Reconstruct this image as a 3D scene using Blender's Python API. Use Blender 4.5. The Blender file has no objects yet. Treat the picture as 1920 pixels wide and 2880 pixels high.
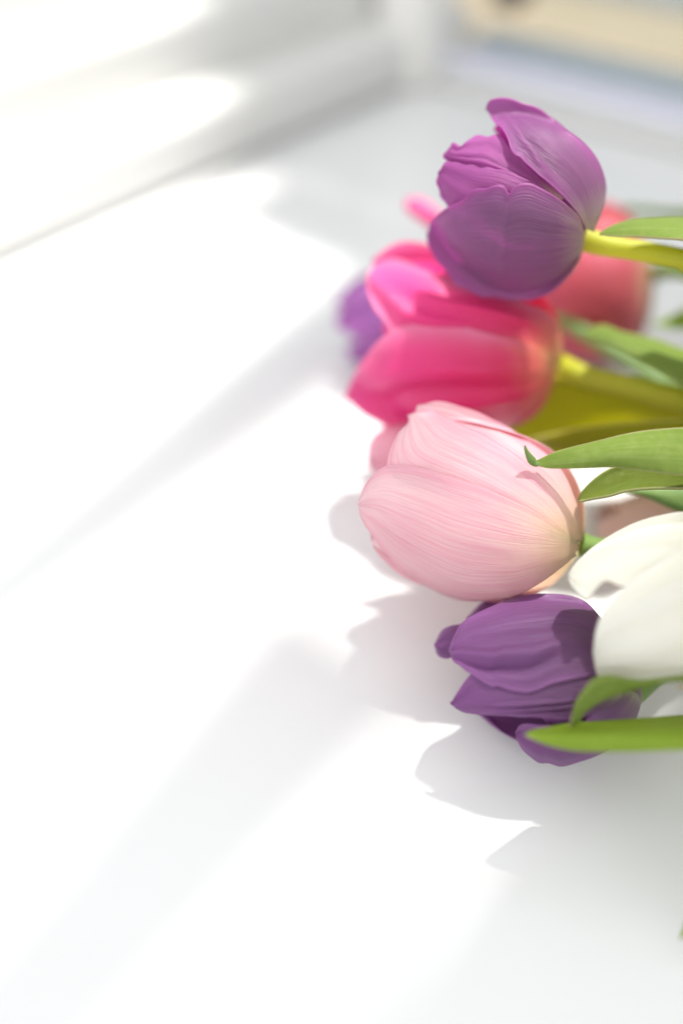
import bpy, math, random
import numpy as np
from mathutils import Vector

# ------------------------------------------------------------------ camera
scene = bpy.context.scene
PITCH = math.radians(42.0)
CAMH = 0.272
LENS, SENS = 34.25, 36.0
FPX = LENS / SENS * 2880.0            # focal length in pixels of the photograph
FOCUS = 0.302
cam_data = bpy.data.cameras.new("camera")
cam = bpy.data.objects.new("camera", cam_data)
scene.collection.objects.link(cam)
cam.location = (0, 0, CAMH)
cam.rotation_euler = (math.pi / 2 - PITCH, 0, 0)
cam_data.sensor_fit = 'VERTICAL'
cam_data.sensor_height = SENS
cam_data.sensor_width = 24.0
cam_data.lens = LENS
cam_data.clip_start = 0.01
cam_data.clip_end = 60
cam_data.dof.use_dof = True
cam_data.dof.focus_distance = FOCUS
cam_data.dof.aperture_fstop = 1.8
scene.camera = cam

# ------------------------------------------------------------------ light
SUN_AZ = math.radians(34.0)           # to the right of straight ahead
SUN_EL = math.radians(72.0)
world = bpy.data.worlds.new("World")
scene.world = world
world.use_nodes = True
bg = world.node_tree.nodes["Background"]
bg.inputs[0].default_value = (0.985, 0.993, 1.0, 1)
bg.inputs[1].default_value = 0.45
sun_data = bpy.data.lights.new("sun", 'SUN')
sun_data.energy = 3.3
sun_data.angle = math.radians(2.0)
sun_data.color = (1.0, 0.965, 0.90)
sun = bpy.data.objects.new("sun", sun_data)
scene.collection.objects.link(sun)
sdir = Vector((math.sin(SUN_AZ) * math.cos(SUN_EL), math.cos(SUN_AZ) * math.cos(SUN_EL), math.sin(SUN_EL)))
sun.rotation_euler = sdir.to_track_quat('Z', 'Y').to_euler()
sun.location = sdir * 5
vs = scene.view_settings
vs.view_transform = 'Standard'
vs.look = 'None'
vs.gamma = 1.0
vs.exposure = 1.85
vs.use_curve_mapping = False
scene.cycles.max_bounces = 14
scene.cycles.diffuse_bounces = 6
scene.cycles.transmission_bounces = 12
scene.cycles.transparent_max_bounces = 12
scene.cycles.use_denoising = True
scene.cycles.sample_clamp_indirect = 8

rng = random.Random(4)
COL = scene.collection

# ------------------------------------------------------------------ helpers
CAMP = np.array([0, 0, CAMH])
FWD = np.array([0, math.cos(PITCH), -math.sin(PITCH)])
UPV = np.array([0, math.sin(PITCH), math.cos(PITCH)])
RGT = np.array([1.0, 0, 0])


def rays(px, py):
    px = np.asarray(px, float); py = np.asarray(py, float)
    X = (px - 960.0) / FPX
    Y = (1440.0 - py) / FPX
    return FWD + X[..., None] * RGT + Y[..., None] * UPV


def P(px, py, d):
    return CAMP + rays(px, py) * np.asarray(d, float)[..., None]


def link(name, me, mat, parent=None):
    o = bpy.data.objects.new(name, me)
    COL.objects.link(o)
    if mat:
        me.materials.append(mat)
    if parent:
        o.parent = parent
        o.matrix_parent_inverse = parent.matrix_world.inverted()
    return o


def tag(o, label=None, cat=None, group=None, kind=None):
    if label: o["label"] = label
    if cat: o["category"] = cat
    if group: o["group"] = group
    if kind: o["kind"] = kind
    return o


def empty(name, loc):
    o = bpy.data.objects.new(name, None)
    COL.objects.link(o)
    o.location = loc
    o.empty_display_size = 0.02
    bpy.context.view_layer.update()
    return o


def grid_mesh(name, G, uv_u=None, uv_v=None):
    """G: (n,m,3) grid. u runs along the first index."""
    n, m, _ = G.shape
    verts = [tuple(p) for p in G.reshape(-1, 3)]
    faces = [(i * m + j, i * m + j + 1, (i + 1) * m + j + 1, (i + 1) * m + j)
             for i in range(n - 1) for j in range(m - 1)]
    me = bpy.data.meshes.new(name)
    me.from_pydata(verts, [], faces)
    uvl = me.uv_layers.new(name="UVMap")
    us = np.linspace(0, 1, n) if uv_u is None else uv_u
    vs_ = np.linspace(0, 1, m) if uv_v is None else uv_v
    uv = np.array([[us[v // m], vs_[v % m]] for f in faces for v in f]).ravel()
    uvl.data.foreach_set("uv", uv)
    me.polygons.foreach_set("use_smooth", [True] * len(me.polygons))
    me.update()
    return me


def solidify(o, t, offset=0.0):
    md = o.modifiers.new("thickness", 'SOLIDIFY')
    md.thickness = t
    md.offset = offset
    return o


def smooth_poly(pts, n):
    """Catmull-Rom through pts, resampled evenly by length."""
    pts = np.asarray(pts, float)
    Q = np.vstack([2 * pts[0] - pts[1], pts, 2 * pts[-1] - pts[-2]])
    out = []
    for i in range(1, len(Q) - 2):
        p0, p1, p2, p3 = Q[i - 1], Q[i], Q[i + 1], Q[i + 2]
        for t in np.linspace(0, 1, 14, endpoint=False):
            out.append(0.5 * ((2 * p1) + (-p0 + p2) * t + (2 * p0 - 5 * p1 + 4 * p2 - p3) * t * t
                              + (-p0 + 3 * p1 - 3 * p2 + p3) * t ** 3))
    out.append(pts[-1])
    out = np.array(out)
    d = np.r_[0, np.cumsum(np.linalg.norm(np.diff(out, axis=0), axis=1))]
    s = np.linspace(0, d[-1], n)
    return np.stack([np.interp(s, d, out[:, k]) for k in range(out.shape[1])], axis=1)


def box(name, c, size, mat, parent=None, rotz=0.0, bevel=0.0):
    x, y, z = [s / 2 for s in size]
    v = [(-x, -y, -z), (x, -y, -z), (x, y, -z), (-x, y, -z), (-x, -y, z), (x, -y, z), (x, y, z), (-x, y, z)]
    f = [(0, 3, 2, 1), (4, 5, 6, 7), (0, 1, 5, 4), (1, 2, 6, 5), (2, 3, 7, 6), (3, 0, 4, 7)]
    cr, sr = math.cos(rotz), math.sin(rotz)
    v = [(c[0] + a * cr - b * sr, c[1] + a * sr + b * cr, c[2] + d) for a, b, d in v]
    me = bpy.data.meshes.new(name)
    me.from_pydata(v, [], f)
    o = link(name, me, mat, parent)
    if bevel:
        md = o.modifiers.new("bevel", 'BEVEL')
        md.width = bevel; md.segments = 4
    return o


# ------------------------------------------------------------------ materials
def new_mat(name):
    m = bpy.data.materials.new(name)
    m.use_nodes = True
    nt = m.node_tree
    nt.nodes.clear()
    return m, nt, nt.nodes, nt.links


def N(nodes, typ, **kw):
    n = nodes.new(typ)
    for k, v in kw.items():
        setattr(n, k, v)
    return n


def ramp(nodes, stops, interp='LINEAR'):
    r = nodes.new('ShaderNodeValToRGB')
    r.color_ramp.interpolation = interp
    el = r.color_ramp.elements
    while len(el) < len(stops):
        el.new(0.5)
    for e, (p, c) in zip(el, stops):
        e.position = p
        e.color = (*c, 1) if len(c) == 3 else c
    return r


def mixc(nt, a, b, fac, mode='MIX'):
    n = nt.nodes.new('ShaderNodeMix')
    n.data_type = 'RGBA'
    n.blend_type = mode
    for sock, val in ((n.inputs[6], a), (n.inputs[7], b), (n.inputs[0], fac)):
        if hasattr(val, 'is_linked'):
            nt.links.new(val, sock)
        elif isinstance(val, (int, float)):
            sock.default_value = val
        else:
            sock.default_value = (*val, 1)
    return n.outputs[2]


def paint_mat(name, col, rough=0.35, bump=0.02):
    m, nt, nd, lk = new_mat(name)
    out = N(nd, 'ShaderNodeOutputMaterial')
    b = N(nd, 'ShaderNodeBsdfPrincipled')
    tc = N(nd, 'ShaderNodeTexCoord')
    nz = N(nd, 'ShaderNodeTexNoise')
    nz.inputs['Scale'].default_value = 9
    nz.inputs['Detail'].default_value = 5
    lk.new(tc.outputs['Object'], nz.inputs['Vector'])
    r = ramp(nd, [(0.3, tuple(c * 0.965 for c in col)), (0.7, col)])
    lk.new(nz.outputs['Fac'], r.inputs[0])
    lk.new(r.outputs[0], b.inputs['Base Color'])
    nz2 = N(nd, 'ShaderNodeTexNoise')
    nz2.inputs['Scale'].default_value = 240
    nz2.inputs['Detail'].default_value = 2
    lk.new(tc.outputs['Object'], nz2.inputs['Vector'])
    bp = N(nd, 'ShaderNodeBump')
    bp.inputs['Strength'].default_value = bump
    bp.inputs['Distance'].default_value = 0.002
    lk.new(nz2.outputs['Fac'], bp.inputs['Height'])
    lk.new(bp.outputs[0], b.inputs['Normal'])
    b.inputs['Roughness'].default_value = rough
    lk.new(b.outputs[0], out.inputs[0])
    return m


def petal_mat(name, along, streak, edge, glow, trans=0.42, streak_amt=0.5, edge_amt=0.5, rough=0.42,
              vein=46.0, sheen=0.15, spec=0.35):
    """along: colour stops base->tip; streak: vein colour; edge: rim colour;
    glow: colour of light passing through the petal."""
    m, nt, nd, lk = new_mat(name)
    out = N(nd, 'ShaderNodeOutputMaterial')
    uv = N(nd, 'ShaderNodeUVMap', uv_map="UVMap")
    sep = N(nd, 'ShaderNodeSeparateXYZ')
    lk.new(uv.outputs[0], sep.inputs[0])
    # coarse wobble so that nothing runs ruler-straight
    oi = N(nd, 'ShaderNodeObjectInfo')
    mp = N(nd, 'ShaderNodeMapping')
    mp.inputs['Scale'].default_value = (2.2, vein, 1)
    lk.new(uv.outputs[0], mp.inputs[0])
    cmb = N(nd, 'ShaderNodeCombineXYZ')
    lk.new(oi.outputs['Random'], cmb.inputs[2])
    add = N(nd, 'ShaderNodeVectorMath', operation='MULTIPLY_ADD')
    lk.new(cmb.outputs[0], add.inputs[0])
    add.inputs[1].default_value = (40, 40, 40)
    lk.new(mp.outputs[0], add.inputs[2])
    nz = N(nd, 'ShaderNodeTexNoise')
    nz.inputs['Scale'].default_value = 1.0
    nz.inputs['Detail'].default_value = 6
    nz.inputs['Roughness'].default_value = 0.62
    nz.inputs['Distortion'].default_value = 0.25
    lk.new(add.outputs[0], nz.inputs['Vector'])
    mp2 = N(nd, 'ShaderNodeMapping')
    mp2.inputs['Scale'].default_value = (2.0, 5, 1)
    lk.new(uv.outputs[0], mp2.inputs[0])
    add2 = N(nd, 'ShaderNodeVectorMath', operation='MULTIPLY_ADD')
    lk.new(cmb.outputs[0], add2.inputs[0])
    add2.inputs[1].default_value = (17, 17, 17)
    lk.new(mp2.outputs[0], add2.inputs[2])
    nzb = N(nd, 'ShaderNodeTexNoise')
    nzb.inputs['Scale'].default_value = 1.0
    nzb.inputs['Detail'].default_value = 4
    lk.new(add2.outputs[0], nzb.inputs['Vector'])
    # position along the petal, shifted by noise
    ma = N(nd, 'ShaderNodeMath', operation='MULTIPLY_ADD')
    lk.new(nz.outputs['Fac'], ma.inputs[0])
    ma.inputs[1].default_value = 0.30
    ma.inputs[2].default_value = -0.15
    mb = N(nd, 'ShaderNodeMath', operation='ADD')
    lk.new(sep.outputs[0], mb.inputs[0])
    lk.new(ma.outputs[0], mb.inputs[1])
    rc = ramp(nd, along)
    lk.new(mb.outputs[0], rc.inputs[0])
    # streaks
    rs = ramp(nd, [(0.42, (0, 0, 0)), (0.68, (1, 1, 1))])
    lk.new(nz.outputs['Fac'], rs.inputs[0])
    rb = ramp(nd, [(0.35, (0, 0, 0)), (0.7, (1, 1, 1))])
    lk.new(nzb.outputs['Fac'], rb.inputs[0])
    mm = N(nd, 'ShaderNodeMath', operation='MULTIPLY_ADD')
    lk.new(rs.outputs[0], mm.inputs[0])
    mm.inputs[1].default_value = 0.65
    m3 = N(nd, 'ShaderNodeMath', operation='MULTIPLY')
    lk.new(rb.outputs[0], m3.inputs[0])
    m3.inputs[1].default_value = 0.45
    lk.new(m3.outputs[0], mm.inputs[2])
    # veins fade out on the pale base of the petal
    rbase = ramp(nd, [(0.10, (0, 0, 0)), (0.34, (1, 1, 1))])
    lk.new(mb.outputs[0], rbase.inputs[0])
    m4 = N(nd, 'ShaderNodeMath', operation='MULTIPLY')
    lk.new(mm.outputs[0], m4.inputs[0])
    lk.new(rbase.outputs[0], m4.inputs[1])
    m5 = N(nd, 'ShaderNodeMath', operation='MULTIPLY')
    lk.new(m4.outputs[0], m5.inputs[0])
    m5.inputs[1].default_value = streak_amt
    col = mixc(nt, rc.outputs[0], streak, m5.outputs[0])
    # rim
    e1 = N(nd, 'ShaderNodeMath', operation='MULTIPLY_ADD')
    lk.new(sep.outputs[1], e1.inputs[0])
    e1.inputs[1].default_value = 2.0
    e1.inputs[2].default_value = -1.0
    e2 = N(nd, 'ShaderNodeMath', operation='ABSOLUTE')
    lk.new(e1.outputs[0], e2.inputs[0])
    e3 = N(nd, 'ShaderNodeMath', operation='POWER')
    lk.new(e2.outputs[0], e3.inputs[0])
    e3.inputs[1].default_value = 4.0
    e4 = N(nd, 'ShaderNodeMath', operation='MULTIPLY')
    lk.new(e3.outputs[0], e4.inputs[0])
    lk.new(rbase.outputs[0], e4.inputs[1])
    e5 = N(nd, 'ShaderNodeMath', operation='MULTIPLY')
    lk.new(e4.outputs[0], e5.inputs[0])
    e5.inputs[1].default_value = edge_amt
    col = mixc(nt, col, edge, e5.outputs[0])
    tcol = mixc(nt, col, glow, 0.6)
    bp = N(nd, 'ShaderNodeBump')
    bp.inputs['Strength'].default_value = 0.55
    bp.inputs['Distance'].default_value = 0.0009
    lk.new(nz.outputs['Fac'], bp.inputs['Height'])
    b = N(nd, 'ShaderNodeBsdfPrincipled')
    lk.new(col, b.inputs['Base Color'])
    b.inputs['Roughness'].default_value = rough
    b.inputs['Specular IOR Level'].default_value = spec
    b.inputs['Sheen Weight'].default_value = sheen
    b.inputs['Sheen Roughness'].default_value = 0.4
    lk.new(bp.outputs[0], b.inputs['Normal'])
    t = N(nd, 'ShaderNodeBsdfTranslucent')
    lk.new(tcol, t.inputs[0])
    lk.new(bp.outputs[0], t.inputs['Normal'])
    mx = N(nd, 'ShaderNodeMixShader')
    mx.inputs[0].default_value = trans
    lk.new(b.outputs[0], mx.inputs[1])
    lk.new(t.outputs[0], mx.inputs[2])
    lk.new(mx.outputs[0], out.inputs[0])
    return m


def green_mat(name, c0, c1, c2, trans=0.3, rough=0.45, glow=(0.45, 0.55, 0.02), scale=(1.5, 38, 1), rim=None):
    m, nt, nd, lk = new_mat(name)
    out = N(nd, 'ShaderNodeOutputMaterial')
    uv = N(nd, 'ShaderNodeUVMap', uv_map="UVMap")
    mp = N(nd, 'ShaderNodeMapping')
    mp.inputs['Scale'].default_value = scale
    lk.new(uv.outputs[0], mp.inputs[0])
    nz = N(nd, 'ShaderNodeTexNoise')
    nz.inputs['Scale'].default_value = 1
    nz.inputs['Detail'].default_value = 8
    nz.inputs['Roughness'].default_value = 0.7
    nz.inputs['Distortion'].default_value = 0.35
    lk.new(mp.outputs[0], nz.inputs['Vector'])
    r = ramp(nd, [(0.32, c0), (0.52, c1), (0.72, c2)])
    lk.new(nz.outputs['Fac'], r.inputs[0])
    col = r.outputs[0]
    tcn = N(nd, 'ShaderNodeTexCoord')
    nzf = N(nd, 'ShaderNodeTexNoise')
    nzf.inputs['Scale'].default_value = 420
    nzf.inputs['Detail'].default_value = 4
    lk.new(tcn.outputs['Object'], nzf.inputs['Vector'])
    rf = ramp(nd, [(0.45, (0, 0, 0)), (0.75, (0.35, 0.35, 0.35))])
    lk.new(nzf.outputs['Fac'], rf.inputs[0])
    col = mixc(nt, col, c2, rf.outputs[0])
    if rim:
        sep = N(nd, 'ShaderNodeSeparateXYZ')
        lk.new(uv.outputs[0], sep.inputs[0])
        e1 = N(nd, 'ShaderNodeMath', operation='MULTIPLY_ADD')
        lk.new(sep.outputs[1], e1.inputs[0])
        e1.inputs[1].default_value = 2.0
        e1.inputs[2].default_value = -1.0
        e2 = N(nd, 'ShaderNodeMath', operation='ABSOLUTE')
        lk.new(e1.outputs[0], e2.inputs[0])
        re = ramp(nd, [(0.93, (0, 0, 0)), (0.99, (0.8, 0.8, 0.8))])
        lk.new(e2.outputs[0], re.inputs[0])
        col = mixc(nt, col, rim, re.outputs[0])
    b = N(nd, 'ShaderNodeBsdfPrincipled')
    lk.new(col, b.inputs['Base Color'])
    b.inputs['Roughness'].default_value = rough
    b.inputs['Specular IOR Level'].default_value = 0.4
    bp = N(nd, 'ShaderNodeBump')
    bp.inputs['Strength'].default_value = 0.6
    bp.inputs['Distance'].default_value = 0.0008
    lk.new(nz.outputs['Fac'], bp.inputs['Height'])
    lk.new(bp.outputs[0], b.inputs['Normal'])
    t = N(nd, 'ShaderNodeBsdfTranslucent')
    t.inputs[0].default_value = (*glow, 1)
    mx = N(nd, 'ShaderNodeMixShader')
    mx.inputs[0].default_value = trans
    lk.new(b.outputs[0], mx.inputs[1])
    lk.new(t.outputs[0], mx.inputs[2])
    lk.new(mx.outputs[0], out.inputs[0])
    return m


M = {}
M['sill'] = paint_mat("white_gloss_paint", (0.70, 0.703, 0.705), 0.22)
M['frame'] = paint_mat("white_frame_paint", (0.64, 0.64, 0.62), 0.4)
M['post'] = paint_mat("corner_paint", (0.78, 0.77, 0.74), 0.4)
M['ledge'] = paint_mat("sky_tinted_paint", (0.66, 0.66, 0.76), 0.35)  # white ledge paint with the sky's lavender reflection put into its colour
M['grey_frame'] = paint_mat("blue_grey_paint", (0.36, 0.42, 0.45), 0.45)
M['dark_frame'] = paint_mat("dark_brown_paint", (0.10, 0.09, 0.08), 0.5)
M['tan'] = paint_mat("tan_render", (0.60, 0.50, 0.35), 0.9, 0.3)
M['grey_band'] = paint_mat("grey_render", (0.30, 0.33, 0.35), 0.9, 0.3)

M['purple'] = petal_mat("purple_petal",
    [(0.0, (0.50, 0.52, 0.30)), (0.10, (0.34, 0.28, 0.25)), (0.24, (0.215, 0.105, 0.20)), (0.65, (0.24, 0.095, 0.25)), (1.0, (0.38, 0.11, 0.38))],
    (0.12, 0.042, 0.105), (0.42, 0.09, 0.37), (0.95, 0.16, 0.72), trans=0.48, streak_amt=0.6, edge_amt=0.5, sheen=0.12, spec=0.55, rough=0.42)
M['purple_inner'] = petal_mat("inner_purple_petal",
    [(0.0, (0.50, 0.48, 0.30)), (0.2, (0.32, 0.10, 0.26)), (0.6, (0.38, 0.105, 0.33)), (1.0, (0.40, 0.10, 0.36))],
    (0.22, 0.05, 0.19), (0.50, 0.14, 0.45), (0.95, 0.20, 0.80), trans=0.5, streak_amt=0.55, edge_amt=0.4, vein=40)
M['violet'] = petal_mat("violet_petal",
    [(0.0, (0.44, 0.46, 0.28)), (0.08, (0.22, 0.14, 0.18)), (0.2, (0.17, 0.078, 0.17)), (0.6, (0.21, 0.078, 0.235)), (1.0, (0.29, 0.092, 0.315))],
    (0.12, 0.04, 0.13), (0.42, 0.15, 0.44), (0.60, 0.12, 0.56), trans=0.36, streak_amt=0.7, edge_amt=0.4, sheen=0.15, spec=0.5, rough=0.42)
M['hot'] = petal_mat("hot_pink_petal",
    [(0.0, (0.75, 0.58, 0.20)), (0.10, (0.74, 0.24, 0.16)), (0.26, (0.62, 0.012, 0.11)), (0.65, (0.76, 0.02, 0.25)), (1.0, (0.88, 0.17, 0.50))],
    (0.56, 0.006, 0.12), (0.90, 0.40, 0.62), (1.0, 0.05, 0.40), trans=0.42, streak_amt=0.45, edge_amt=0.6, sheen=0.05, spec=0.7, rough=0.36)
M['pale'] = petal_mat("pale_pink_petal",
    [(0.0, (0.70, 0.66, 0.36)), (0.08, (0.82, 0.66, 0.44)), (0.22, (0.89, 0.71, 0.62)), (0.42, (0.89, 0.70, 0.71)), (0.8, (0.90, 0.75, 0.77)), (1.0, (0.91, 0.79, 0.81))],
    (0.76, 0.22, 0.38), (0.80, 0.28, 0.46), (0.97, 0.55, 0.60), trans=0.44, streak_amt=0.62, edge_amt=0.35, vein=60, spec=0.6)
M['red'] = petal_mat("coral_pink_petal",
    [(0.0, (0.55, 0.40, 0.20)), (0.15, (0.50, 0.10, 0.12)), (0.6, (0.60, 0.10, 0.13)), (1.0, (0.66, 0.10, 0.22))],
    (0.46, 0.05, 0.10), (0.75, 0.20, 0.32), (0.80, 0.10, 0.20), trans=0.35, streak_amt=0.4)
M['white'] = petal_mat("white_petal",
    [(0.0, (0.72, 0.74, 0.48)), (0.15, (0.78, 0.775, 0.67)), (0.5, (0.83, 0.825, 0.785)), (1.0, (0.85, 0.85, 0.82))],
    (0.74, 0.72, 0.56), (0.88, 0.88, 0.86), (0.95, 0.92, 0.80), trans=0.42, streak_amt=0.55, edge_amt=0.2)
M['peach'] = petal_mat("peach_petal",
    [(0.0, (0.72, 0.70, 0.40)), (0.2, (0.80, 0.66, 0.50)), (0.6, (0.82, 0.60, 0.50)), (1.0, (0.84, 0.64, 0.56))],
    (0.78, 0.48, 0.42), (0.85, 0.60, 0.55), (0.9, 0.62, 0.45), trans=0.38, streak_amt=0.4)
M['stem'] = green_mat("yellow_green_stem", (0.40, 0.44, 0.03), (0.48, 0.50, 0.035), (0.55, 0.54, 0.06), trans=0.35,
                      glow=(0.85, 0.80, 0.02), scale=(2, 8, 1))
M['stem_dark'] = green_mat("green_stem", (0.10, 0.19, 0.05), (0.15, 0.25, 0.06), (0.22, 0.30, 0.09), trans=0.15, scale=(2, 8, 1))
M['leaf'] = green_mat("tulip_leaf_green", (0.10, 0.165, 0.012), (0.15, 0.22, 0.022), (0.26, 0.32, 0.09), trans=0.25,
                      rim=(0.48, 0.40, 0.22))
M['leaf_olive'] = green_mat("olive_leaf", (0.13, 0.15, 0.003), (0.19, 0.205, 0.005), (0.27, 0.28, 0.015), trans=0.48,
                            glow=(0.90, 0.86, 0.01), rim=(0.45, 0.42, 0.15))
M['leaf_mid'] = green_mat("mid_green_leaf", (0.09, 0.13, 0.006), (0.125, 0.17, 0.010), (0.19, 0.22, 0.03), trans=0.30,  # slightly darker green for one of the pale tulip's leaves
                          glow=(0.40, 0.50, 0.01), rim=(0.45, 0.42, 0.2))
M['hot_sunlit'] = petal_mat("painted_sunlit_petal",  # sunlit patch painted as paler colour on a hot pink petal
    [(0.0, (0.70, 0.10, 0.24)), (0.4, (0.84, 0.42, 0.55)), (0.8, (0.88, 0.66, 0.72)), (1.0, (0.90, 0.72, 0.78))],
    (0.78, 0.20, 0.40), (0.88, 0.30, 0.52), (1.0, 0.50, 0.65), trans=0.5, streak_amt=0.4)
M['lilac'] = petal_mat("lilac_petal",
    [(0.0, (0.50, 0.50, 0.35)), (0.2, (0.36, 0.16, 0.38)), (0.7, (0.42, 0.17, 0.48)), (1.0, (0.55, 0.24, 0.60))],
    (0.30, 0.09, 0.34), (0.60, 0.28, 0.62), (0.85, 0.25, 0.80), trans=0.5, streak_amt=0.4)
M['leaf_lime'] = green_mat("lime_leaf", (0.17, 0.29, 0.015), (0.25, 0.37, 0.025), (0.36, 0.46, 0.07), trans=0.35,
                           glow=(0.55, 0.68, 0.03), rim=(0.50, 0.55, 0.2))


def pane_mat():
    m, nt, nd, lk = new_mat("window_glass")
    out = N(nd, 'ShaderNodeOutputMaterial')
    tr = N(nd, 'ShaderNodeBsdfTransparent')
    tr.inputs[0].default_value = (0.97, 0.985, 0.98, 1)
    gl = N(nd, 'ShaderNodeBsdfGlossy')
    gl.inputs['Roughness'].default_value = 0.02
    lw = N(nd, 'ShaderNodeLayerWeight')
    lw.inputs[0].default_value = 0.5
    pw = N(nd, 'ShaderNodeMath', operation='POWER')
    lk.new(lw.outputs['Facing'], pw.inputs[0])
    pw.inputs[1].default_value = 5.0
    fr = N(nd, 'ShaderNodeMath', operation='MULTIPLY_ADD')
    lk.new(pw.outputs[0], fr.inputs[0])
    fr.inputs[1].default_value = 0.9
    fr.inputs[2].default_value = 0.04
    mx = N(nd, 'ShaderNodeMixShader')
    lk.new(fr.outputs[0], mx.inputs[0])
    lk.new(tr.outputs[0], mx.inputs[1])
    lk.new(gl.outputs[0], mx.inputs[2])
    lk.new(mx.outputs[0], out.inputs[0])
    return m


M['glass'] = pane_mat()

# ------------------------------------------------------------------ the sill, steps and window
CORNER = np.array([0.0505, 0.807])
LD = np.array([-math.sin(math.radians(40)), -math.cos(math.radians(40))])   # along the left ledges, away from the corner
LN = np.array([-math.cos(math.radians(40)), math.sin(math.radians(40))])    # outward through the left side
RD = np.array([0.766, -0.643]); RD /= np.linalg.norm(RD)                     # along the right window
RN = np.array([0.643, 0.766]); RN /= np.linalg.norm(RN)                      # outward through the window


def lp(s, n, z):
    p = CORNER + LD * s + LN * n
    return (p[0], p[1], z)


def rp(s, n, z):
    p = CORNER + RD * s + RN * n
    return (p[0], p[1], z)


# sill: one slab bounded by the two walls, running back past the camera
pts = [rp(-0.02, 0.055, 0), rp(1.6, 0.055, 0), (1.4, -0.9, 0), (-1.6, -0.9, 0), lp(1.6, 0.02, 0), lp(-0.02, 0.02, 0)]
bot = [(x, y, -0.04) for x, y, z in pts]
n = len(pts)
me = bpy.data.meshes.new("sill")
me.from_pydata([tuple(p) for p in pts + bot], [],
               [tuple(range(n))[::-1], tuple(range(n, 2 * n))] + [(i, (i + 1) % n, n + (i + 1) % n, n + i) for i in range(n)])
sill = link("windowsill", me, M['sill'])
tag(sill, "wide glossy white windowsill the tulips spread over", "windowsill", kind="structure")

LROT = math.atan2(LD[1], LD[0])
RROT = math.atan2(RD[1], RD[0])

# stepped white ledges on the left: risers and treads with rounded noses
ledges = empty("stepped_ledge", lp(0.7, 0.1, 0))
tag(ledges, "white stepped ledge with rounded noses along one side of the sill", "ledge")
A_, B_ = 0.046, 0.040
for k in range(4):
    L = 1.78
    n0 = k * B_
    h = A_ * (k + 1)
    c = lp(L / 2 - 0.10 - 0.002 * k, n0 + 0.15, h / 2 + 0.0005)
    box("step", c, (L, 0.30, h), M['frame'], ledges, LROT, 0.013)

# the window on the right
win = empty("window", rp(0.3, 0.05, 0))
tag(win, "window with grey lower rail and added unseen shade bars and panels beyond the sill", "window")
box("corner_post", rp(-0.012, 0.024, 0.235), (0.044, 0.044, 0.47), M['post'], win, RROT, 0.004)
box("corner_stile", rp(-0.012, 0.024, 2.336), (0.012, 0.012, 3.73), M['frame'], win, RROT, 0.002)
box("lower_rail", rp(0.83, 0.045, 0.0065), (1.64, 0.05, 0.012), M['frame'], win, RROT, 0.004)
box("inner_ledge", rp(0.83, 0.050, 0.0165), (1.64, 0.036, 0.008), M['ledge'], win, RROT, 0.003)
box("bottom_rail", rp(0.83, 0.090, 0.014), (1.64, 0.026, 0.030), M['grey_frame'], win, RROT, 0.004)
box("stile", rp(0.030, 0.100, 0.250), (0.022, 0.034, 0.404), M['dark_frame'], win, RROT, 0.003)
box("transom", rp(0.83, 0.102, 1.02), (1.64, 0.05, 0.030), M['frame'], win, RROT, 0.004)
QC = CORNER[0] * math.cos(SUN_AZ) - CORNER[1] * math.sin(SUN_AZ)
QK = RD[0] * math.cos(SUN_AZ) - RD[1] * math.sin(SUN_AZ)


def bar(name, q0, q1, z0, z1, n=0.102, d=0.045):
    """an unseen shade piece, added so that its shadow falls between two lines on the sill"""
    a, b = (q0 - QC) / QK, (q1 - QC) / QK
    return box(name, rp((a + b) / 2, n, (z0 + z1) / 2), (b - a, d, z1 - z0), M['frame'], win, RROT, 0.003)


bar("shade_bar", -0.294, -0.228, 1.037, 4.2)  # unseen bar, added and sized to cast a faint band on the sill
bar("shade_bar", -0.184, -0.089, 1.79, 4.2)  # unseen bar, cut short below so the upper flowers stay sunlit
bar("shade_panel", -0.077, 1.1, 1.870, 4.2, 0.085, 0.09)  # unseen blocker, its edge set to shade the sill's lower right
bar("shade_panel", -0.042, 1.1, 0.0, 1.868, 0.085, 0.09)  # unseen blocker, set further back so the white tulip gets some sun
box("pane", rp(0.25, 0.102, 0.518), (0.40, 0.004, 0.964), M['glass'], win, RROT)
box("pane", rp(0.25, 0.102, 2.62), (0.40, 0.004, 3.16), M['glass'], win, RROT)

# plastered wall outside, its unseen upper part made tall to shade the corner
ext = empty("outside_wall", rp(0.5, 0.62, -1.5))
tag(ext, "grey plastered wall with a tan base outside the window", "wall")
box("upper_plaster", rp(0.35, 0.62, 1.17), (2.6, 0.12, 2.45), M['grey_band'], ext, RROT)
box("tan_plaster", rp(0.35, 0.62, -0.78), (2.6, 0.124, 1.446), M['tan'], ext, RROT)


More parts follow.
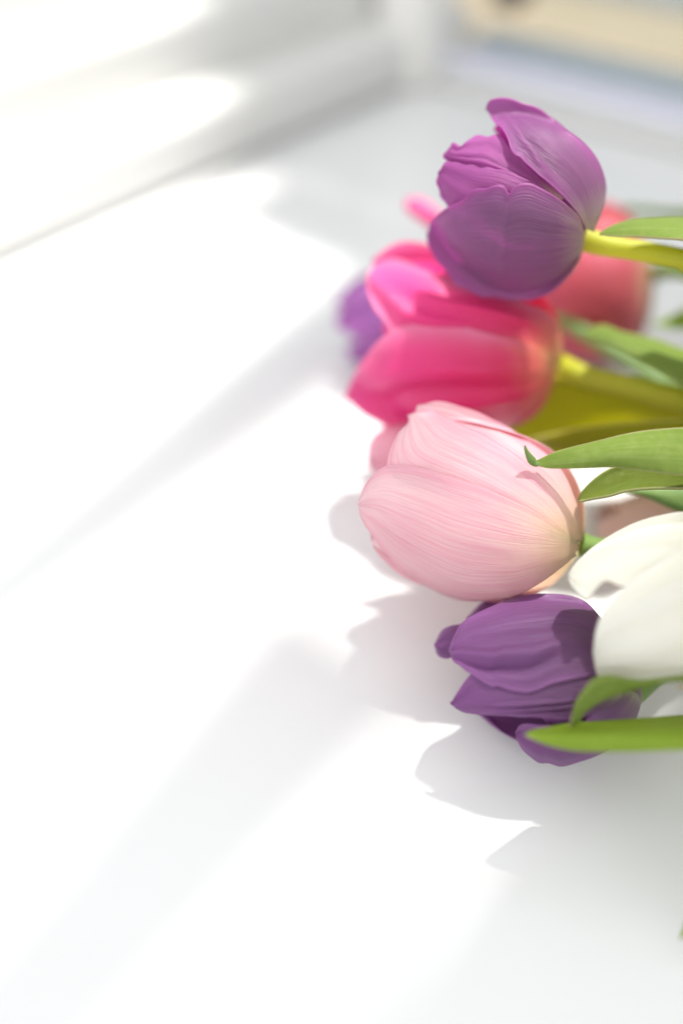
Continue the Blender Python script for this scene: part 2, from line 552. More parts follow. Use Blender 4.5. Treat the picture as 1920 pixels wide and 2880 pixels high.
# ------------------------------------------------------------------ tulip machinery
class Egg:
    """the body of a tulip head: axis from base to tip, radius profile"""
    def __init__(self, b, t, R, top=0.55, peak=0.42):
        self.b = P(*b); self.t = P(*t)
        ax = self.t - self.b
        self.L = np.linalg.norm(ax)
        self.a = ax / self.L
        self.R = R; self.top = top; self.peak = peak
        view = CAMP - (self.b + self.t) / 2
        e0 = view - self.a * view.dot(self.a)
        self.e0 = e0 / np.linalg.norm(e0)
        self.e1 = np.cross(self.a, self.e0)

    def r(self, t):
        t = np.asarray(t, float)
        pk = self.peak
        lo = np.sqrt(np.clip(1 - (1 - np.clip(t, 0, pk) / pk) ** 2.3, 0, 1))
        hi = 1 - (1 - self.top) * ((t - pk) / (1 - pk)) ** 2
        r = np.where(t < pk, lo, hi)
        return self.R * np.clip(r, 0.10, 1)

    def f(self, p):
        d = p - self.b
        t = d @ self.a
        rad = np.linalg.norm(d - t[..., None] * self.a, axis=-1)
        tt = t / self.L
        over = np.clip(-tt, 0, None) * self.L
        return rad - self.r(tt) + over * 1.2

    def hit(self, px, py, back=False):
        D = rays(px, py)
        c = ((self.b + self.t) / 2 - CAMP) @ FWD
        span = self.R * 1.25 + self.L * 0.65
        s = np.linspace(c - span, c + span, 500)
        pts = CAMP + D[..., None, :] * s[:, None]
        F = self.f(pts)
        if back:
            F = F[..., ::-1]; ss = s[::-1]
        else:
            ss = s
        neg = F < 0
        anyneg = neg.any(axis=-1)
        first = neg.argmax(axis=-1)
        amin = F.argmin(axis=-1)
        idx = np.where(anyneg, first, amin)
        return ss[idx]

    def point(self, t, phi, off=0.0):
        t = np.asarray(t, float); phi = np.asarray(phi, float)
        rr = self.r(t) + off
        return (self.b + (t * self.L)[..., None] * self.a
                + (rr * np.cos(phi))[..., None] * self.e0 + (rr * np.sin(phi))[..., None] * self.e1)

    def radial(self, p):
        d = p - self.b
        t = d @ self.a
        v = d - t[..., None] * self.a
        return v / np.maximum(np.linalg.norm(v, axis=-1, keepdims=True), 1e-5)


def lap(A, k, fix_edges=False):
    for _ in range(k):
        B = np.pad(A, 1, mode='reflect', reflect_type='odd')
        A = 0.5 * A + 0.125 * (B[:-2, 1:-1] + B[2:, 1:-1] + B[1:-1, :-2] + B[1:-1, 2:])
    return A


NU, NV = 64, 44


def wobble(U, V, seed, amp):
    r = random.Random(seed)
    out = np.zeros_like(U)
    for k in range(5):
        fv = r.uniform(2.0, 7.5); fu = r.uniform(0.5, 2.5); ph = r.uniform(0, 6.28); ph2 = r.uniform(0, 6.28)
        out += np.sin(V * fv + ph + 1.2 * np.sin(U * fu * 2 + ph2)) * np.cos(U * fu + ph2) / (1 + 0.3 * k)
    return out * amp * np.clip(U * 1.6, 0, 1)


def creases(U, V, lst):
    out = np.zeros_like(U)
    for (u0, v0, u1, v1, w, a) in lst:
        du, dv = u1 - u0, v1 - v0
        L2 = du * du + dv * dv
        t = np.clip(((U - u0) * du + (V - v0) * dv) / L2, 0, 1)
        dist = np.hypot(U - u0 - t * du, (V - v0 - t * dv) * 0.5)
        out += a * np.exp(-(dist / w) ** 2) * np.sin(np.pi * np.clip(t * 0.9 + 0.05, 0, 1)) ** 0.5
    return out


def traced_petal(egg, eA, eB, tip, mat, parent, off=0.0, curl=0.0, wob=0.0004, seed=0, ruffle=0.0, ddepth=0.0,
                 tipd=0.0, cr=(), thick=0.00042, smooth=6, depth=None, cup=0.0, rimroll=0.0):
    """A petal whose two margins are drawn from base to tip and laid on the egg-shaped head."""
    eA = smooth_poly(list(eA) + [tip], NU)
    eB = smooth_poly(list(eB) + [tip], NU)
    u = np.linspace(0, 1, NU)
    v = np.linspace(-1, 1, NV)
    # round off the tip so that the last rows keep some width
    w = (v + 1) / 2
    pxA, pxB = eA, eB
    G = pxA[:, None, :] * (1 - w)[None, :, None] + pxB[:, None, :] * w[None, :, None]
    U, V = np.meshgrid(u, v, indexing='ij')
    if ruffle:
        r = random.Random(seed + 77)
        k = [(r.uniform(9, 58), r.uniform(0, 6.3), r.uniform(0.4, 1)) for _ in range(6)]
        for side, E in ((-1, eA), (1, eB)):
            tang = np.gradient(E, axis=0)
            nrm = np.stack([-tang[:, 1], tang[:, 0]], 1)
            nrm /= np.maximum(np.linalg.norm(nrm, axis=1, keepdims=True), 1e-6)
            jit = sum(a * np.sin(u * f + p + side) for f, p, a in k) / 3 * ruffle * np.clip((u - 0.35) * 3, 0, 1) * np.clip((1 - u) * 8, 0, 1)
            wgt = np.clip(side * V, 0, 1) ** 6
            G = G + wgt[..., None] * (jit[:, None] * 1.0)[..., None] * nrm[:, None, :]
    px, py = G[..., 0], G[..., 1]
    if depth is None:
        D = egg.hit(px, py)
        D = lap(D, smooth)
    else:
        D = np.interp(U, np.linspace(0, 1, len(depth)), depth) + cup * (V ** 2)
    D = D + ddepth + tipd * U ** 3
    pts = P(px, py, D)
    n = egg.radial(pts)
    disp = off + curl * np.abs(V) ** 3 * U + wobble(U, V, seed, wob) + creases(U, V, cr)
    disp = disp + rimroll * np.clip((np.maximum(np.abs(V), U * 1.02) - 0.86) / 0.14, 0, 1) ** 2
    disp = disp * np.clip(U * 5, 0.05, 1)
    pts = pts + n * disp[..., None]
    me = grid_mesh("petal", pts)
    o = link("petal", me, mat, parent)
    solidify(o, thick)
    return o


def egg_petal(egg, phi, half, mat, parent, off=0.0, u1=1.0, flare=0.0, seed=0, wob=0.0006, thick=0.00042, point=2.2,
              curl=0.0, ruffle=0.02):
    """A petal built in the head's own coordinates (phi 0 faces the camera)."""
    u = np.linspace(0, 1, NU)
    v = np.linspace(-1, 1, NV)
    U, V = np.meshgrid(u, v, indexing='ij')
    r = random.Random(seed)
    ph = r.uniform(0, 6.28)
    topline = u1 * (1 - 0.16 * np.abs(V) ** point) + ruffle * np.sin(V * 6 + ph) * np.abs(V)
    T = U * topline
    wid = half * (0.55 + 0.45 * np.sin(np.clip(U, 0, 1) * np.pi * 0.62) ** 0.8) * np.where(U > 0.72, 1 - 0.55 * ((U - 0.72) / 0.28) ** 2, 1)
    PH = phi + V * wid
    disp = off + flare * np.clip(U - 0.45, 0, 1) ** 2 * 3 + wobble(U, V, seed, wob) + curl * np.abs(V) ** 3 * U
    disp = disp * np.clip(U * 5, 0.05, 1)
    pts = egg.point(T, PH, disp)
    me = grid_mesh("petal", pts)
    o = link("petal", me, mat, parent)
    solidify(o, thick)
    return o


def tube(name, path, radii, mat, parent, sides=16, cap=True):
    path = np.asarray(path, float)
    k = len(path)
    tang = np.gradient(path, axis=0)
    tang /= np.linalg.norm(tang, axis=1, keepdims=True)
    ref = np.array([0, 0, 1.0])
    G = np.zeros((k, sides + 1, 3))
    for i in range(k):
        a = np.cross(tang[i], ref); a /= np.linalg.norm(a)
        b = np.cross(a, tang[i])
        for j in range(sides + 1):
            an = 2 * math.pi * j / sides
            G[i, j] = path[i] + radii[i] * (math.cos(an) * a + math.sin(an) * b)
    me = grid_mesh(name, G)
    o = link(name, me, mat, parent)
    return o


VASE = np.array([0.228, 0.285, 0.0])
MOUTH_Z = 0.105


def stem(parent, start, via, mat, r0=0.0036, r1=0.0042, k=0, name="stem"):
    """from the head through the given points over the vase's rim and down into it"""
    an = k * 2.39996
    rim = VASE + np.array([0.018 * math.cos(an), 0.018 * math.sin(an), MOUTH_Z + 0.012])
    foot = VASE + np.array([-0.016 * math.cos(an), -0.016 * math.sin(an), 0.010])
    pts = [np.asarray(p) for p in [start] + list(via)] + [rim, foot]
    path = smooth_poly(np.array(pts), 60)
    radii = np.linspace(r0, r1, 60)
    radii[:3] = [r0 * 1.25, r0 * 1.15, r0 * 1.05]
    return tube(name, path, radii, mat, parent)


def leaf(parent, eA, eB, tip, mat, dA, dB=None, cup=0.0, thick=0.0009, wob=0.0004, seed=0, ridge=0.0, name="leaf", nv=26, fold=None):
    """eA/eB: margins from the far end to the tip in the picture, dA/dB: distances along them."""
    dB = dA if dB is None else dB
    nu = 60
    a = smooth_poly(list(eA) + [tip], nu)
    b = smooth_poly(list(eB) + [tip], nu)
    u = np.linspace(0, 1, nu)
    v = np.linspace(-1, 1, nv)
    U, V = np.meshgrid(u, v, indexing='ij')
    w = (V + 1) / 2
    G = a[:, None, :] * (1 - w)[..., None] + b[:, None, :] * w[..., None]
    da = np.interp(u, np.linspace(0, 1, len(dA)), dA)
    db = np.interp(u, np.linspace(0, 1, len(dB)), dB)
    D = da[:, None] * (1 - w) + db[:, None] * w
    taper = np.clip((1 - U) * 3.0, 0, 1)
    D = D - cup * (1 - V ** 2) * taper - ridge * np.exp(-(V / 0.12) ** 2) * taper
    if fold:
        v0, am = fold
        D = D + am * np.clip((v0 - V) / (1 + v0), 0, 1) * np.clip((1 - U) * 8, 0, 1)
    D = D + wobble(1 - U, V, seed, wob)
    pts = P(G[..., 0], G[..., 1], D)
    # the blade narrows and runs on, outside the picture, to the rim of the vase
    an = seed * 2.1
    rim = VASE + np.array([0.024 * math.cos(an), 0.024 * math.sin(an), MOUTH_Z + 0.010])
    low = VASE + np.array([0.012 * math.cos(an), 0.012 * math.sin(an), MOUTH_Z - 0.045])
    c0 = pts[0].mean(axis=0)
    tan = (pts[0] - pts[6]).mean(axis=0)
    tan = tan / np.linalg.norm(tan) * 0.35 * np.linalg.norm(rim - c0)
    path = smooth_poly(np.array([low, rim, 0.5 * (rim + c0 + tan * 0.5) + np.array([0, 0, 0.004]), c0]), 26)[:-1]
    side = pts[0] - c0
    ext = np.array([p + side * (0.22 + 0.78 * (i / 25.0) ** 1.6) for i, p in enumerate(path)])
    pts = np.concatenate([ext, pts], axis=0)
    uu = np.r_[np.linspace(-0.6, 0, 26)[:-1], u]
    me = grid_mesh(name, pts, uv_u=uu)
    o = link(name, me, mat, parent)
    solidify(o, thick)
    return o


def T(ox, oy, s):
    return lambda *ps: [(ox + x / s, oy + y / s) for x, y in ps]


c1 = T(1100, 240, 1.912)
c2 = T(900, 500, 1.912)
c3 = T(980, 1080, 1.668)
c4 = T(1200, 1400, 2.178)
c7 = T(1440, 500, 2.556)


def tulip(egg, label, group=None):
    o = empty("tulip", tuple(egg.b))
    tag(o, label, "tulip", group)
    return o


# ---- A: plump purple tulip on top -------------------------------------------------
eggA = Egg((1646, 676, 0.338), (1290, 472, 0.330), 0.0268, top=0.62, peak=0.46)
tA = tulip(eggA, "plump rounded purple tulip with ruffled petals at the top of the bunch")
traced_petal(eggA,
    c1((1035, 815), (1005, 712), (940, 650), (870, 598), (780, 548), (740, 530), (690, 532), (650, 548), (628, 578), (605, 545), (555, 535), (500, 552), (440, 565), (380, 605), (320, 640), (300, 648), (240, 690)),
    c1((1030, 860), (1008, 940), (940, 1028), (850, 1100), (740, 1135), (600, 1122), (480, 1110), (350, 1030), (250, 910), (210, 830)),
    c1((205, 775))[0], M['purple'], tA, off=0.0010, curl=0.0006, seed=1, ruffle=4.5, wob=0.00022, rimroll=0.0004)
traced_petal(eggA,
    c1((1050, 770), (1000, 690), (930, 615), (850, 540), (740, 450), (690, 395), (655, 375), (615, 310), (585, 240), (545, 215)),
    c1((1085, 790), (1122, 690), (1142, 580), (1120, 470), (1060, 365), (940, 255), (800, 150), (680, 92), (580, 78), (520, 95)),
    c1((500, 140))[0], M['purple'], tA, off=0.0004, seed=2, ruffle=4, wob=0.0003, rimroll=0.0006,
    cr=[(0.45, -0.75, 0.85, -0.15, 0.07, 0.0016), (0.4, -0.5, 0.75, 0.0, 0.09, -0.0013)])
traced_petal(eggA,
    c1((900, 640), (780, 530), (700, 490), (600, 452), (480, 440), (380, 420), (300, 412)),
    c1((880, 800), (700, 800), (500, 760), (350, 700), (275, 640), (243, 560)),
    c1((250, 475))[0], M['purple_inner'], tA, off=-0.0012, seed=3, ruffle=7, wob=0.0006, rimroll=0.0004)
traced_petal(eggA,
    c1((930, 600), (800, 480), (680, 350), (585, 242), (520, 238), (430, 265), (392, 302), (352, 285)),
    c1((900, 640), (760, 545), (650, 500), (500, 465), (380, 440), (295, 405), (282, 378)),
    c1((325, 340))[0], M['purple_inner'], tA, off=-0.0024, seed=4, ruffle=9, wob=0.0009, rimroll=0.0004,
    cr=[(0.3, 0.5, 0.95, 0.55, 0.05, 0.0014)])
for i, ph in enumerate((118, 178, 240)):
    egg_petal(eggA, math.radians(ph), 0.86, M['purple'], tA, off=-0.0006 - 0.0008 * (i % 2), u1=(0.9, 0.72, 0.9)[i], seed=20 + i)
stem(tA, P(1640, 672, 0.338), [P(1700, 690, 0.337), P(1800, 706, 0.335), P(1920, 728, 0.333), P(2060, 760, 0.333)], M['stem'], 0.0034, 0.0042, 0)
leaf(tA, c1((2100, 900), (1800, 745), (1568, 716), (1420, 718), (1300, 725), (1220, 745), (1155, 775)),
     c1((2100, 1020), (1800, 870), (1568, 832), (1450, 824), (1330, 815), (1200, 812)), c1((1118, 802))[0],
     M['leaf'], [0.345, 0.325, 0.318, 0.318], [0.325, 0.310, 0.312, 0.318], cup=0.001, seed=5, fold=(0.1, 0.010))

# ---- B: hot pink tulip -----------------------------------------------------------
eggB = Egg((1572, 1022, 0.375), (985, 900, 0.375), 0.0300, top=0.6, peak=0.42)
tB = tulip(eggB, "hot pink tulip with bright sunlit patches below the plump purple one")
traced_petal(eggB,
    c2((1275, 1000), (1200, 930), (1100, 890), (1000, 862), (850, 825), (700, 792), (550, 785), (450, 800), (350, 850), (260, 930), (180, 1060)),
    c2((1270, 1040), (1235, 1150), (1180, 1235), (1100, 1295), (950, 1340), (800, 1370), (650, 1390), (500, 1385), (420, 1370), (330, 1320), (230, 1260)),
    c2((136, 1165))[0], M['hot'], tB, off=0.0012, seed=31, wob=0.0008, ruffle=3,
    cr=[(0.25, -0.15, 0.80, -0.25, 0.10, 0.0034), (0.2, 0.35, 0.7, 0.45, 0.09, 0.0030), (0.45, 0.1, 0.95, 0.25, 0.07, -0.0020)])
traced_petal(eggB,
    c2((1292, 960), (1285, 830), (1235, 730), (1100, 670), (980, 630), (850, 600), (720, 570), (600, 512), (450, 462), (360, 450), (300, 470)),
    c2((1270, 1010), (1150, 980), (1000, 930), (800, 900), (600, 880), (450, 860), (385, 840), (330, 760), (290, 690), (258, 610)),
    c2((250, 540))[0], M['hot'], tB, off=0.0, seed=32, wob=0.0008, ruffle=3, cr=[(0.2, -0.2, 0.75, -0.3, 0.10, 0.0030), (0.5, 0.4, 0.98, 0.3, 0.10, 0.0030)])
traced_petal(eggB,
    c2((1250, 800), (1000, 590), (800, 440), (650, 365), (520, 330), (430, 335), (360, 368)),
    c2((1230, 850), (1000, 740), (800, 650), (700, 600), (560, 540), (420, 490), (320, 470)),
    c2((285, 425))[0], M['hot'], tB, off=-0.0015, seed=33, ddepth=0.004, ruffle=3)
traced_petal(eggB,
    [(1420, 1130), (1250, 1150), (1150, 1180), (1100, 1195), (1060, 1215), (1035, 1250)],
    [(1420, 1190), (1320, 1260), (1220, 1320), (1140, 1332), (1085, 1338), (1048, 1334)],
    (1030, 1310), M['hot_sunlit'], tB, off=-0.001, seed=34, depth=[0.385, 0.378, 0.372], cup=0.004)  # lower petal, its sunlit white put into the colour
traced_petal(eggB,
    c2((1000, 560), (860, 420), (760, 320), (680, 225), (600, 150), (530, 110)),
    c2((960, 640), (840, 540), (740, 450), (650, 340), (580, 265), (510, 215), (458, 170)),
    c2((462, 120))[0], M['hot'], tB, seed=35, depth=[0.40, 0.41, 0.42], cup=0.003)
for i, ph in enumerate((120, 180, 245)):
    egg_petal(eggB, math.radians(ph), 0.88, M['hot'], tB, off=-0.0006 - 0.001 * (i % 2), u1=0.84, seed=40 + i)
stem(tB, P(1568, 1030, 0.377), [P(1640, 1058, 0.377), P(1760, 1085, 0.372), P(1920, 1122, 0.365), P(2080, 1150, 0.36)], M['stem'], 0.0042, 0.0048, 1)
leaf(tB, c7((2000, 1500), (1600, 1330), (1227, 1235), (1050, 1170), (900, 1135), (780, 1110), (640, 1060)),
     c7((2000, 1750), (1600, 1640), (1227, 1490), (1000, 1370), (850, 1280), (690, 1200), (560, 1165)), c7((515, 1120))[0],
     M['leaf'], [0.372, 0.362, 0.356, 0.358], [0.362, 0.350, 0.352, 0.358], cup=0.001, seed=6, fold=(-0.1, 0.014))

# ---- C: pale pink tulip -----------------------------------------------------------
eggC = Egg((1632, 1532, 0.327), (1030, 1330, 0.325), 0.0292, top=0.62, peak=0.45)
tC = tulip(eggC, "large pale pink tulip with fine darker veins and cream base")
traced_petal(eggC,
    c3((1070, 735), (960, 660), (860, 598), (740, 538), (600, 478), (480, 438), (380, 405), (280, 384), (190, 385), (130, 410), (80, 470)),
    c3((1078, 770), (1040, 812), (960, 880), (860, 940), (760, 985), (600, 1002), (480, 985), (340, 915), (220, 830), (120, 705), (62, 620)),
    c3((48, 550))[0], M['pale'], tC, off=0.0011, seed=51, wob=0.00025, ruffle=1.5, rimroll=0.0003)
traced_petal(eggC,
    c3((1090, 730), (1068, 660), (1030, 595), (970, 508), (880, 418), (760, 320), (620, 238), (500, 188), (400, 138), (345, 124)),
    c3((1060, 745), (950, 720), (800, 650), (600, 580), (400, 510), (250, 460), (186, 400), (195, 310), (235, 235), (278, 190)),
    c3((278, 155))[0], M['pale'], tC, off=0.0, seed=52, wob=0.0003, ruffle=1.5, rimroll=0.0005)
traced_petal(eggC,
    c3((1095, 735), (1087, 620), (1062, 520), (1020, 420), (960, 340), (860, 260), (740, 180), (620, 120), (500, 75), (405, 64)),
    c3((1085, 735), (1050, 650), (980, 570), (880, 480), (740, 390), (600, 300), (450, 220), (350, 160), (318, 118)),
    c3((330, 88))[0], M['pale'], tC, off=-0.0012, seed=53, ddepth=0.004, wob=0.0003, ruffle=2)
traced_petal(eggC,
    c3((1060, 790), (900, 850), (700, 860), (400, 780), (200, 660), (110, 680)),
    c3((1065, 805), (950, 895), (760, 992), (560, 1003), (400, 976), (260, 922), (170, 852), (118, 790)),
    c3((103, 745))[0], M['pale'], tC, off=-0.001, seed=54, wob=0.0004)
for i, ph in enumerate((125, 182, 238)):
    egg_petal(eggC, math.radians(ph), 0.86, M['pale'], tC, off=-0.0006 - 0.0008 * (i % 2), ruffle=0.0, u1=0.9, seed=60 + i)
stem(tC, P(1628, 1531, 0.328), [P(1690, 1545, 0.329), P(1800, 1530, 0.335), P(1960, 1470, 0.34)], M['stem_dark'], 0.0034, 0.0042, 2)
leaf(tC, c7((2000, 1830), (1600, 1790), (1227, 1800), (900, 1832), (600, 1900), (330, 1968), (215, 2020)),
     c7((2000, 2250), (1600, 2190), (1227, 2140), (1000, 2110), (850, 2090), (700, 2078), (480, 2085), (280, 2090), (200, 2075)), c7((160, 2050))[0],
     M['leaf'], [0.330, 0.300, 0.294, 0.297, 0.300], [0.310, 0.288, 0.289, 0.294, 0.299], cup=0.0025, seed=7)
# the shrivelled hook at the leaf's end
hook = smooth_poly(P(*np.array([c7((185, 2060))[0], c7((150, 2045))[0], c7((118, 2000))[0], c7((98, 1960))[0], c7((90, 1928))[0]]).T,
                     np.array([0.299, 0.299, 0.2975, 0.296, 0.295])), 20)
tube("leaf_tip", hook, np.r_[np.linspace(0.0009, 0.0013, 6), np.linspace(0.0013, 0.0003, 14)], M['stem_dark'], tC, 10)
leaf(tC, c7((2000, 2000), (1600, 2000), (1227, 2040), (1000, 2040), (850, 2050), (710, 2085), (600, 2152), (500, 2250)),
     c7((2000, 2290), (1600, 2250), (1227, 2236), (1000, 2236), (830, 2252), (700, 2288), (570, 2310)), c7((478, 2328))[0],
     M['leaf_mid'], [0.335, 0.312, 0.310, 0.310], [0.325, 0.306, 0.306, 0.308], cup=-0.002, seed=8)
leaf(tC, c7((2000, 2240), (1600, 2240), (1227, 2240), (1000, 2240), (900, 2245)),
     c7((2000, 2600), (1600, 2480), (1227, 2405), (1000, 2310), (900, 2275)), c7((800, 2255))[0],
     M['stem_dark'], [0.345, 0.335, 0.335], [0.345, 0.335, 0.335], cup=0.002, seed=9)

# ---- H: lower purple tulip ---------------------------------------------------------
eggH = Egg((1786, 1962, 0.310), (1262, 1880, 0.306), 0.0250, top=0.66, peak=0.42)
tH = tulip(eggH, "dark purple tulip with parted petals lying lowest over the sill")
traced_petal(eggH,
    c4((1230, 1060), (1130, 860), (1040, 745), (960, 662), (850, 622), (700, 616), (550, 640), (400, 690), (260, 750), (195, 805), (172, 848), (150, 890)),
    c4((1230, 1150), (1070, 1088), (900, 1108), (750, 1142), (680, 1172), (600, 1192), (500, 1172), (430, 1150), (380, 1150), (260, 1078), (200, 1030), (158, 1004)),
    c4((130, 950))[0], M['violet'], tH, off=0.0012, seed=71, wob=0.0005, ruffle=2, rimroll=0.0005,
    cr=[(0.35, 0.1, 0.95, 0.35, 0.08, 0.0026), (0.45, 0.45, 0.9, 0.7, 0.06, -0.0022), (0.3, -0.45, 0.85, -0.3, 0.09, -0.0014)])
traced_petal(eggH,
    c4((1200, 1130), (1000, 1090), (800, 1080), (600, 1070), (450, 1060), (330, 1055), (265, 1085), (200, 1170)),
    c4((1190, 1220), (1060, 1310), (880, 1356), (700, 1352), (450, 1345), (350, 1336), (240, 1325), (180, 1298)),
    c4((146, 1258))[0], M['violet'], tH, off=0.0, seed=72, wob=0.0005, ruffle=1.5,
    cr=[(0.1, 0.2, 0.75, 0.75, 0.04, 0.0018), (0.15, 0.0, 0.7, 0.45, 0.04, 0.0016), (0.1, 0.45, 0.6, 0.9, 0.035, 0.0016)])
traced_petal(eggH,
    c4((1240, 1180), (1080, 1270), (975, 1350), (955, 1385), (850, 1392), (700, 1385), (630, 1375), (568, 1384)),
    c4((1285, 1200), (1301, 1260), (1275, 1350), (1230, 1440), (1100, 1540), (950, 1600), (880, 1622), (810, 1636), (740, 1615), (680, 1610), (600, 1550), (552, 1480)),
    c4((544, 1435))[0], M['violet'], tH, off=0.0004, seed=73, wob=0.0003, ruffle=2, ddepth=0.001, tipd=0.004)
traced_petal(eggH,
    c4((700, 700), (500, 700), (350, 740), (220, 770), (150, 780), (90, 815)),
    c4((700, 950), (500, 960), (300, 965), (180, 962), (120, 982), (68, 962)),
    c4((48, 900))[0], M['violet'], tH, seed=74, depth=[0.312, 0.312, 0.315], cup=0.004)
traced_petal(eggH,
    c4((1000, 680), (850, 625), (700, 603), (550, 596), (430, 605), (340, 640)),
    c4((1000, 800), (850, 760), (700, 740), (500, 760), (380, 780), (280, 765)),
    c4((245, 735))[0], M['violet'], tH, seed=75, depth=[0.318, 0.322, 0.326], cup=0.003)
for i, (ph, u1, of) in enumerate(((140, 0.85, -0.001), (200, 0.85, -0.0018), (0, 0.72, -0.005), (60, 0.62, -0.005), (-60, 0.62, -0.005))):
    egg_petal(eggH, math.radians(ph), 0.70, M['violet'], tH, off=of, u1=u1, seed=80 + i)
stem(tH, P(1770, 1955, 0.313), [P(1840, 1900, 0.322), P(1960, 1780, 0.34), P(2080, 1650, 0.35)], M['stem_dark'], 0.0034, 0.0042, 3)

# ---- W: white tulip, nearest -------------------------------------------------------
eggW = Egg((2110, 1700, 0.288), (1630, 1745, 0.288), 0.0246, top=0.66, peak=0.45)
tW = tulip(eggW, "white tulip with its petals parted above the lowest purple tulip")
traced_petal(eggW,
    c4((1980, 560), (1850, 240), (1700, 110), (1568, 86), (1450, 100), (1300, 140), (1150, 210), (1000, 310), (900, 412)),
    c4((1980, 640), (1700, 600), (1500, 560), (1300, 555), (1180, 548), (1110, 515), (1060, 530), (1010, 590), (970, 625), (895, 545)),
    c4((866, 480))[0], M['white'], tW, off=0.0, seed=91, wob=0.0006)
traced_petal(eggW,
    c4((1980, 620), (1800, 360), (1568, 330), (1400, 420), (1200, 560), (1100, 660), (1050, 740), (1028, 810)),
    c4((1980, 760), (1900, 960), (1750, 1070), (1568, 1108), (1450, 1125), (1300, 1131), (1150, 1112), (1060, 1080), (1022, 1020)),
    c4((1013, 930))[0], M['white'], tW, off=0.0012, seed=92, wob=0.0008)
for i, ph in enumerate((100, 160, 215, 265)):
    egg_petal(eggW, math.radians(ph), 0.72, M['white'], tW, off=-0.001 - 0.0008 * (i % 2), u1=0.48, seed=95 + i)
stem(tW, P(2105, 1700, 0.288), [P(2200, 1680, 0.288)], M['stem_dark'], 0.0034, 0.0042, 4)
leaf(tW, c4((2600, 1250), (2000, 1080), (1568, 1095), (1300, 1120), (1060, 1092), (950, 1185), (900, 1275)),
     c4((2600, 1400), (2000, 1200), (1568, 1118), (1300, 1163), (1085, 1232), (960, 1315), (930, 1372)), c4((876, 1400))[0],
     M['leaf'], [0.272, 0.268, 0.266, 0.268, 0.272], [0.270, 0.264, 0.264, 0.268, 0.273], cup=0.0015, seed=10)
lowest = leaf(tW, c4((2600, 1200), (2000, 1310), (1568, 1338), (1270, 1360), (900, 1385), (760, 1408), (640, 1432)),
     c4((2600, 1500), (2000, 1545), (1568, 1545), (1300, 1552), (1000, 1552), (850, 1540), (700, 1502)), c4((606, 1452))[0],
     M['leaf_lime'], [0.298, 0.276, 0.270, 0.268, 0.270], [0.276, 0.262, 0.262, 0.264, 0.269], cup=0.0015, seed=11, fold=(-0.1, 0.013))

# ---- the ones behind ----------------------------------------------------------------
def back_tulip(egg, label, mat, seed, k, via, phis=(0, 120, 240), half=0.85, top=1.0, flare=0.0, sm='stem_dark'):
    t = tulip(egg, label)
    for i, ph in enumerate(phis):
        egg_petal(egg, math.radians(ph), half, M[mat], t, off=0.0008, u1=top, seed=seed + i, flare=flare, point=3.0)
        egg_petal(egg, math.radians(ph + 60), half, M[mat], t, off=-0.0008, u1=top * 0.98, seed=seed + 10 + i, flare=flare * 0.5, point=3.0)
    stem(t, egg.b, via, M[sm], 0.0034, 0.0042, k)
    return t


eggG = Egg((1835, 770, 0.455), (1470, 830, 0.475), 0.0362, top=0.55, peak=0.4)
tG = back_tulip(eggG, "coral pink tulip out of focus behind the plump purple one's stem", 'red', 110, 5,
                [P(1900, 760, 0.42), P(2050, 780, 0.40)], phis=(-20, 105, 225))
eggF = Egg((1360, 825, 0.462), (958, 925, 0.472), 0.0222, top=0.5, peak=0.5)
tF = back_tulip(eggF, "blurred purple tulip tip poking out behind the hot pink tulip", 'lilac', 130, 6,
                [P(1500, 850, 0.45), P(1750, 1000, 0.43), P(1980, 1080, 0.41)], phis=(10, 130, 250), flare=0.004)
eggP = Egg((2030, 1600, 0.385), (1660, 1520, 0.392), 0.0245, top=0.6, peak=0.45)
tP = back_tulip(eggP, "peach tinted cream tulip out of focus behind the white tulip", 'peach', 150, 7,
                [P(2120, 1600, 0.38)], phis=(20, 140, 260))
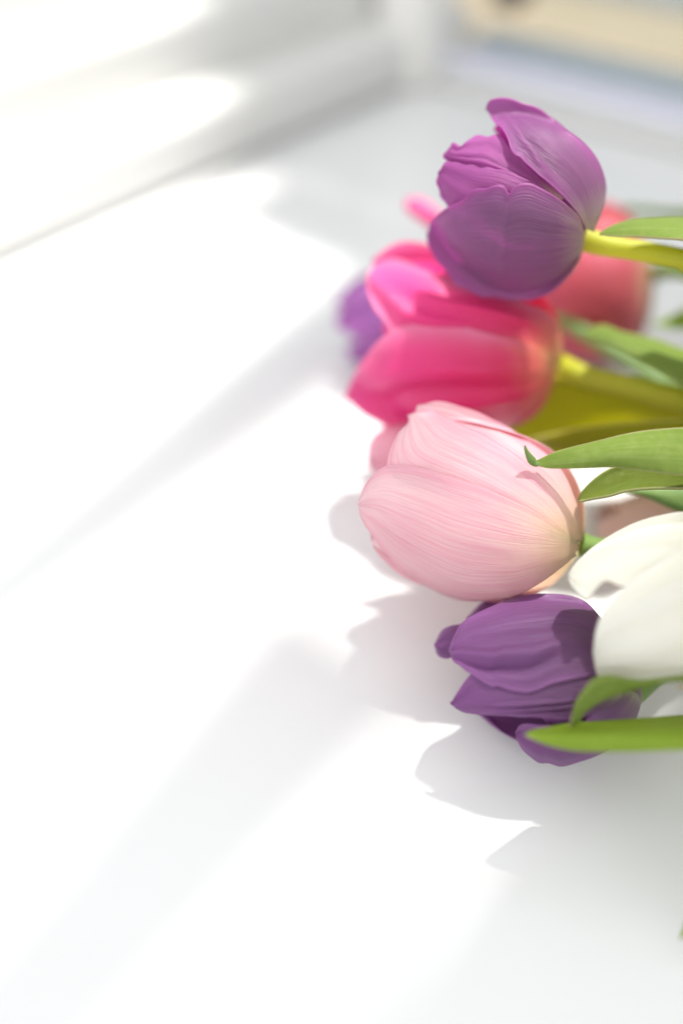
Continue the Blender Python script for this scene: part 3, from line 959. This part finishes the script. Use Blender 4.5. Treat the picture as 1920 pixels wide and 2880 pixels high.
# leaves of the ones behind
leaf(tF, [(2300, 1130), (2100, 1080), (1920, 1110), (1750, 1075), (1620, 1035), (1480, 1040)],
     [(2300, 1330), (2100, 1300), (1920, 1290), (1750, 1295), (1600, 1310), (1460, 1310)], (1370, 1180),
     M['leaf_olive'], [0.375, 0.372, 0.378], [0.405, 0.405, 0.40], cup=0.002, seed=12)
leaf(tP, [(2300, 1240), (2100, 1180), (1920, 1180), (1750, 1190), (1620, 1205)],
     [(2300, 1440), (2100, 1400), (1920, 1330), (1750, 1290), (1600, 1280)], (1490, 1235),
     M['leaf_olive'], [0.352, 0.352, 0.366], [0.372, 0.370, 0.374], cup=0.002, seed=13)
leaf(tG, [(2300, 580), (2100, 570), (1920, 588), (1830, 584), (1770, 580)],
     [(2300, 700), (2100, 640), (1920, 618), (1830, 606), (1770, 598)], (1725, 586),
     M['stem_dark'], [0.46, 0.46, 0.47], [0.46, 0.46, 0.47], seed=14)
leaf(tG, [(2300, 800), (2100, 800), (1960, 850), (1900, 880)], [(2300, 960), (2100, 940), (1960, 930), (1900, 925)], (1830, 915),
     M['leaf_lime'], [0.43, 0.42, 0.42], [0.42, 0.42, 0.42], seed=15)
# leaf tip hanging at the lower right
leaf(tW, [(2300, 1900), (2120, 2150), (2010, 2400), (1950, 2530)], [(2380, 1960), (2200, 2200), (2060, 2450), (1960, 2590)], (1910, 2640),
     M['leaf_lime'], [0.26, 0.262, 0.265], [0.26, 0.262, 0.265], cup=0.002, seed=16)

# ---- vase that holds the stems, outside the picture ---------------------------------
def vase():
    m, nt, nd, lk = new_mat("clear_vase_glass")
    out = N(nd, 'ShaderNodeOutputMaterial')
    b = N(nd, 'ShaderNodeBsdfPrincipled')
    b.inputs['Base Color'].default_value = (0.95, 0.98, 0.97, 1)
    b.inputs['Transmission Weight'].default_value = 1.0
    b.inputs['Roughness'].default_value = 0.02
    b.inputs['IOR'].default_value = 1.45
    lk.new(b.outputs[0], out.inputs[0])
    prof = [(0.001, 0.0005), (0.030, 0.0005), (0.033, 0.004), (0.035, 0.03), (0.036, 0.07), (0.037, MOUTH_Z), (0.0345, MOUTH_Z),
            (0.0335, 0.07), (0.0325, 0.03), (0.030, 0.008), (0.001, 0.007)]
    k = 48
    G = np.array([[[VASE[0] + r * math.cos(2 * math.pi * j / k), VASE[1] + r * math.sin(2 * math.pi * j / k), z] for j in range(k + 1)] for r, z in prof])
    o = link("vase", grid_mesh("vase", G), m)
    tag(o, "clear glass vase the tulip stems stand in", "vase")


vase()
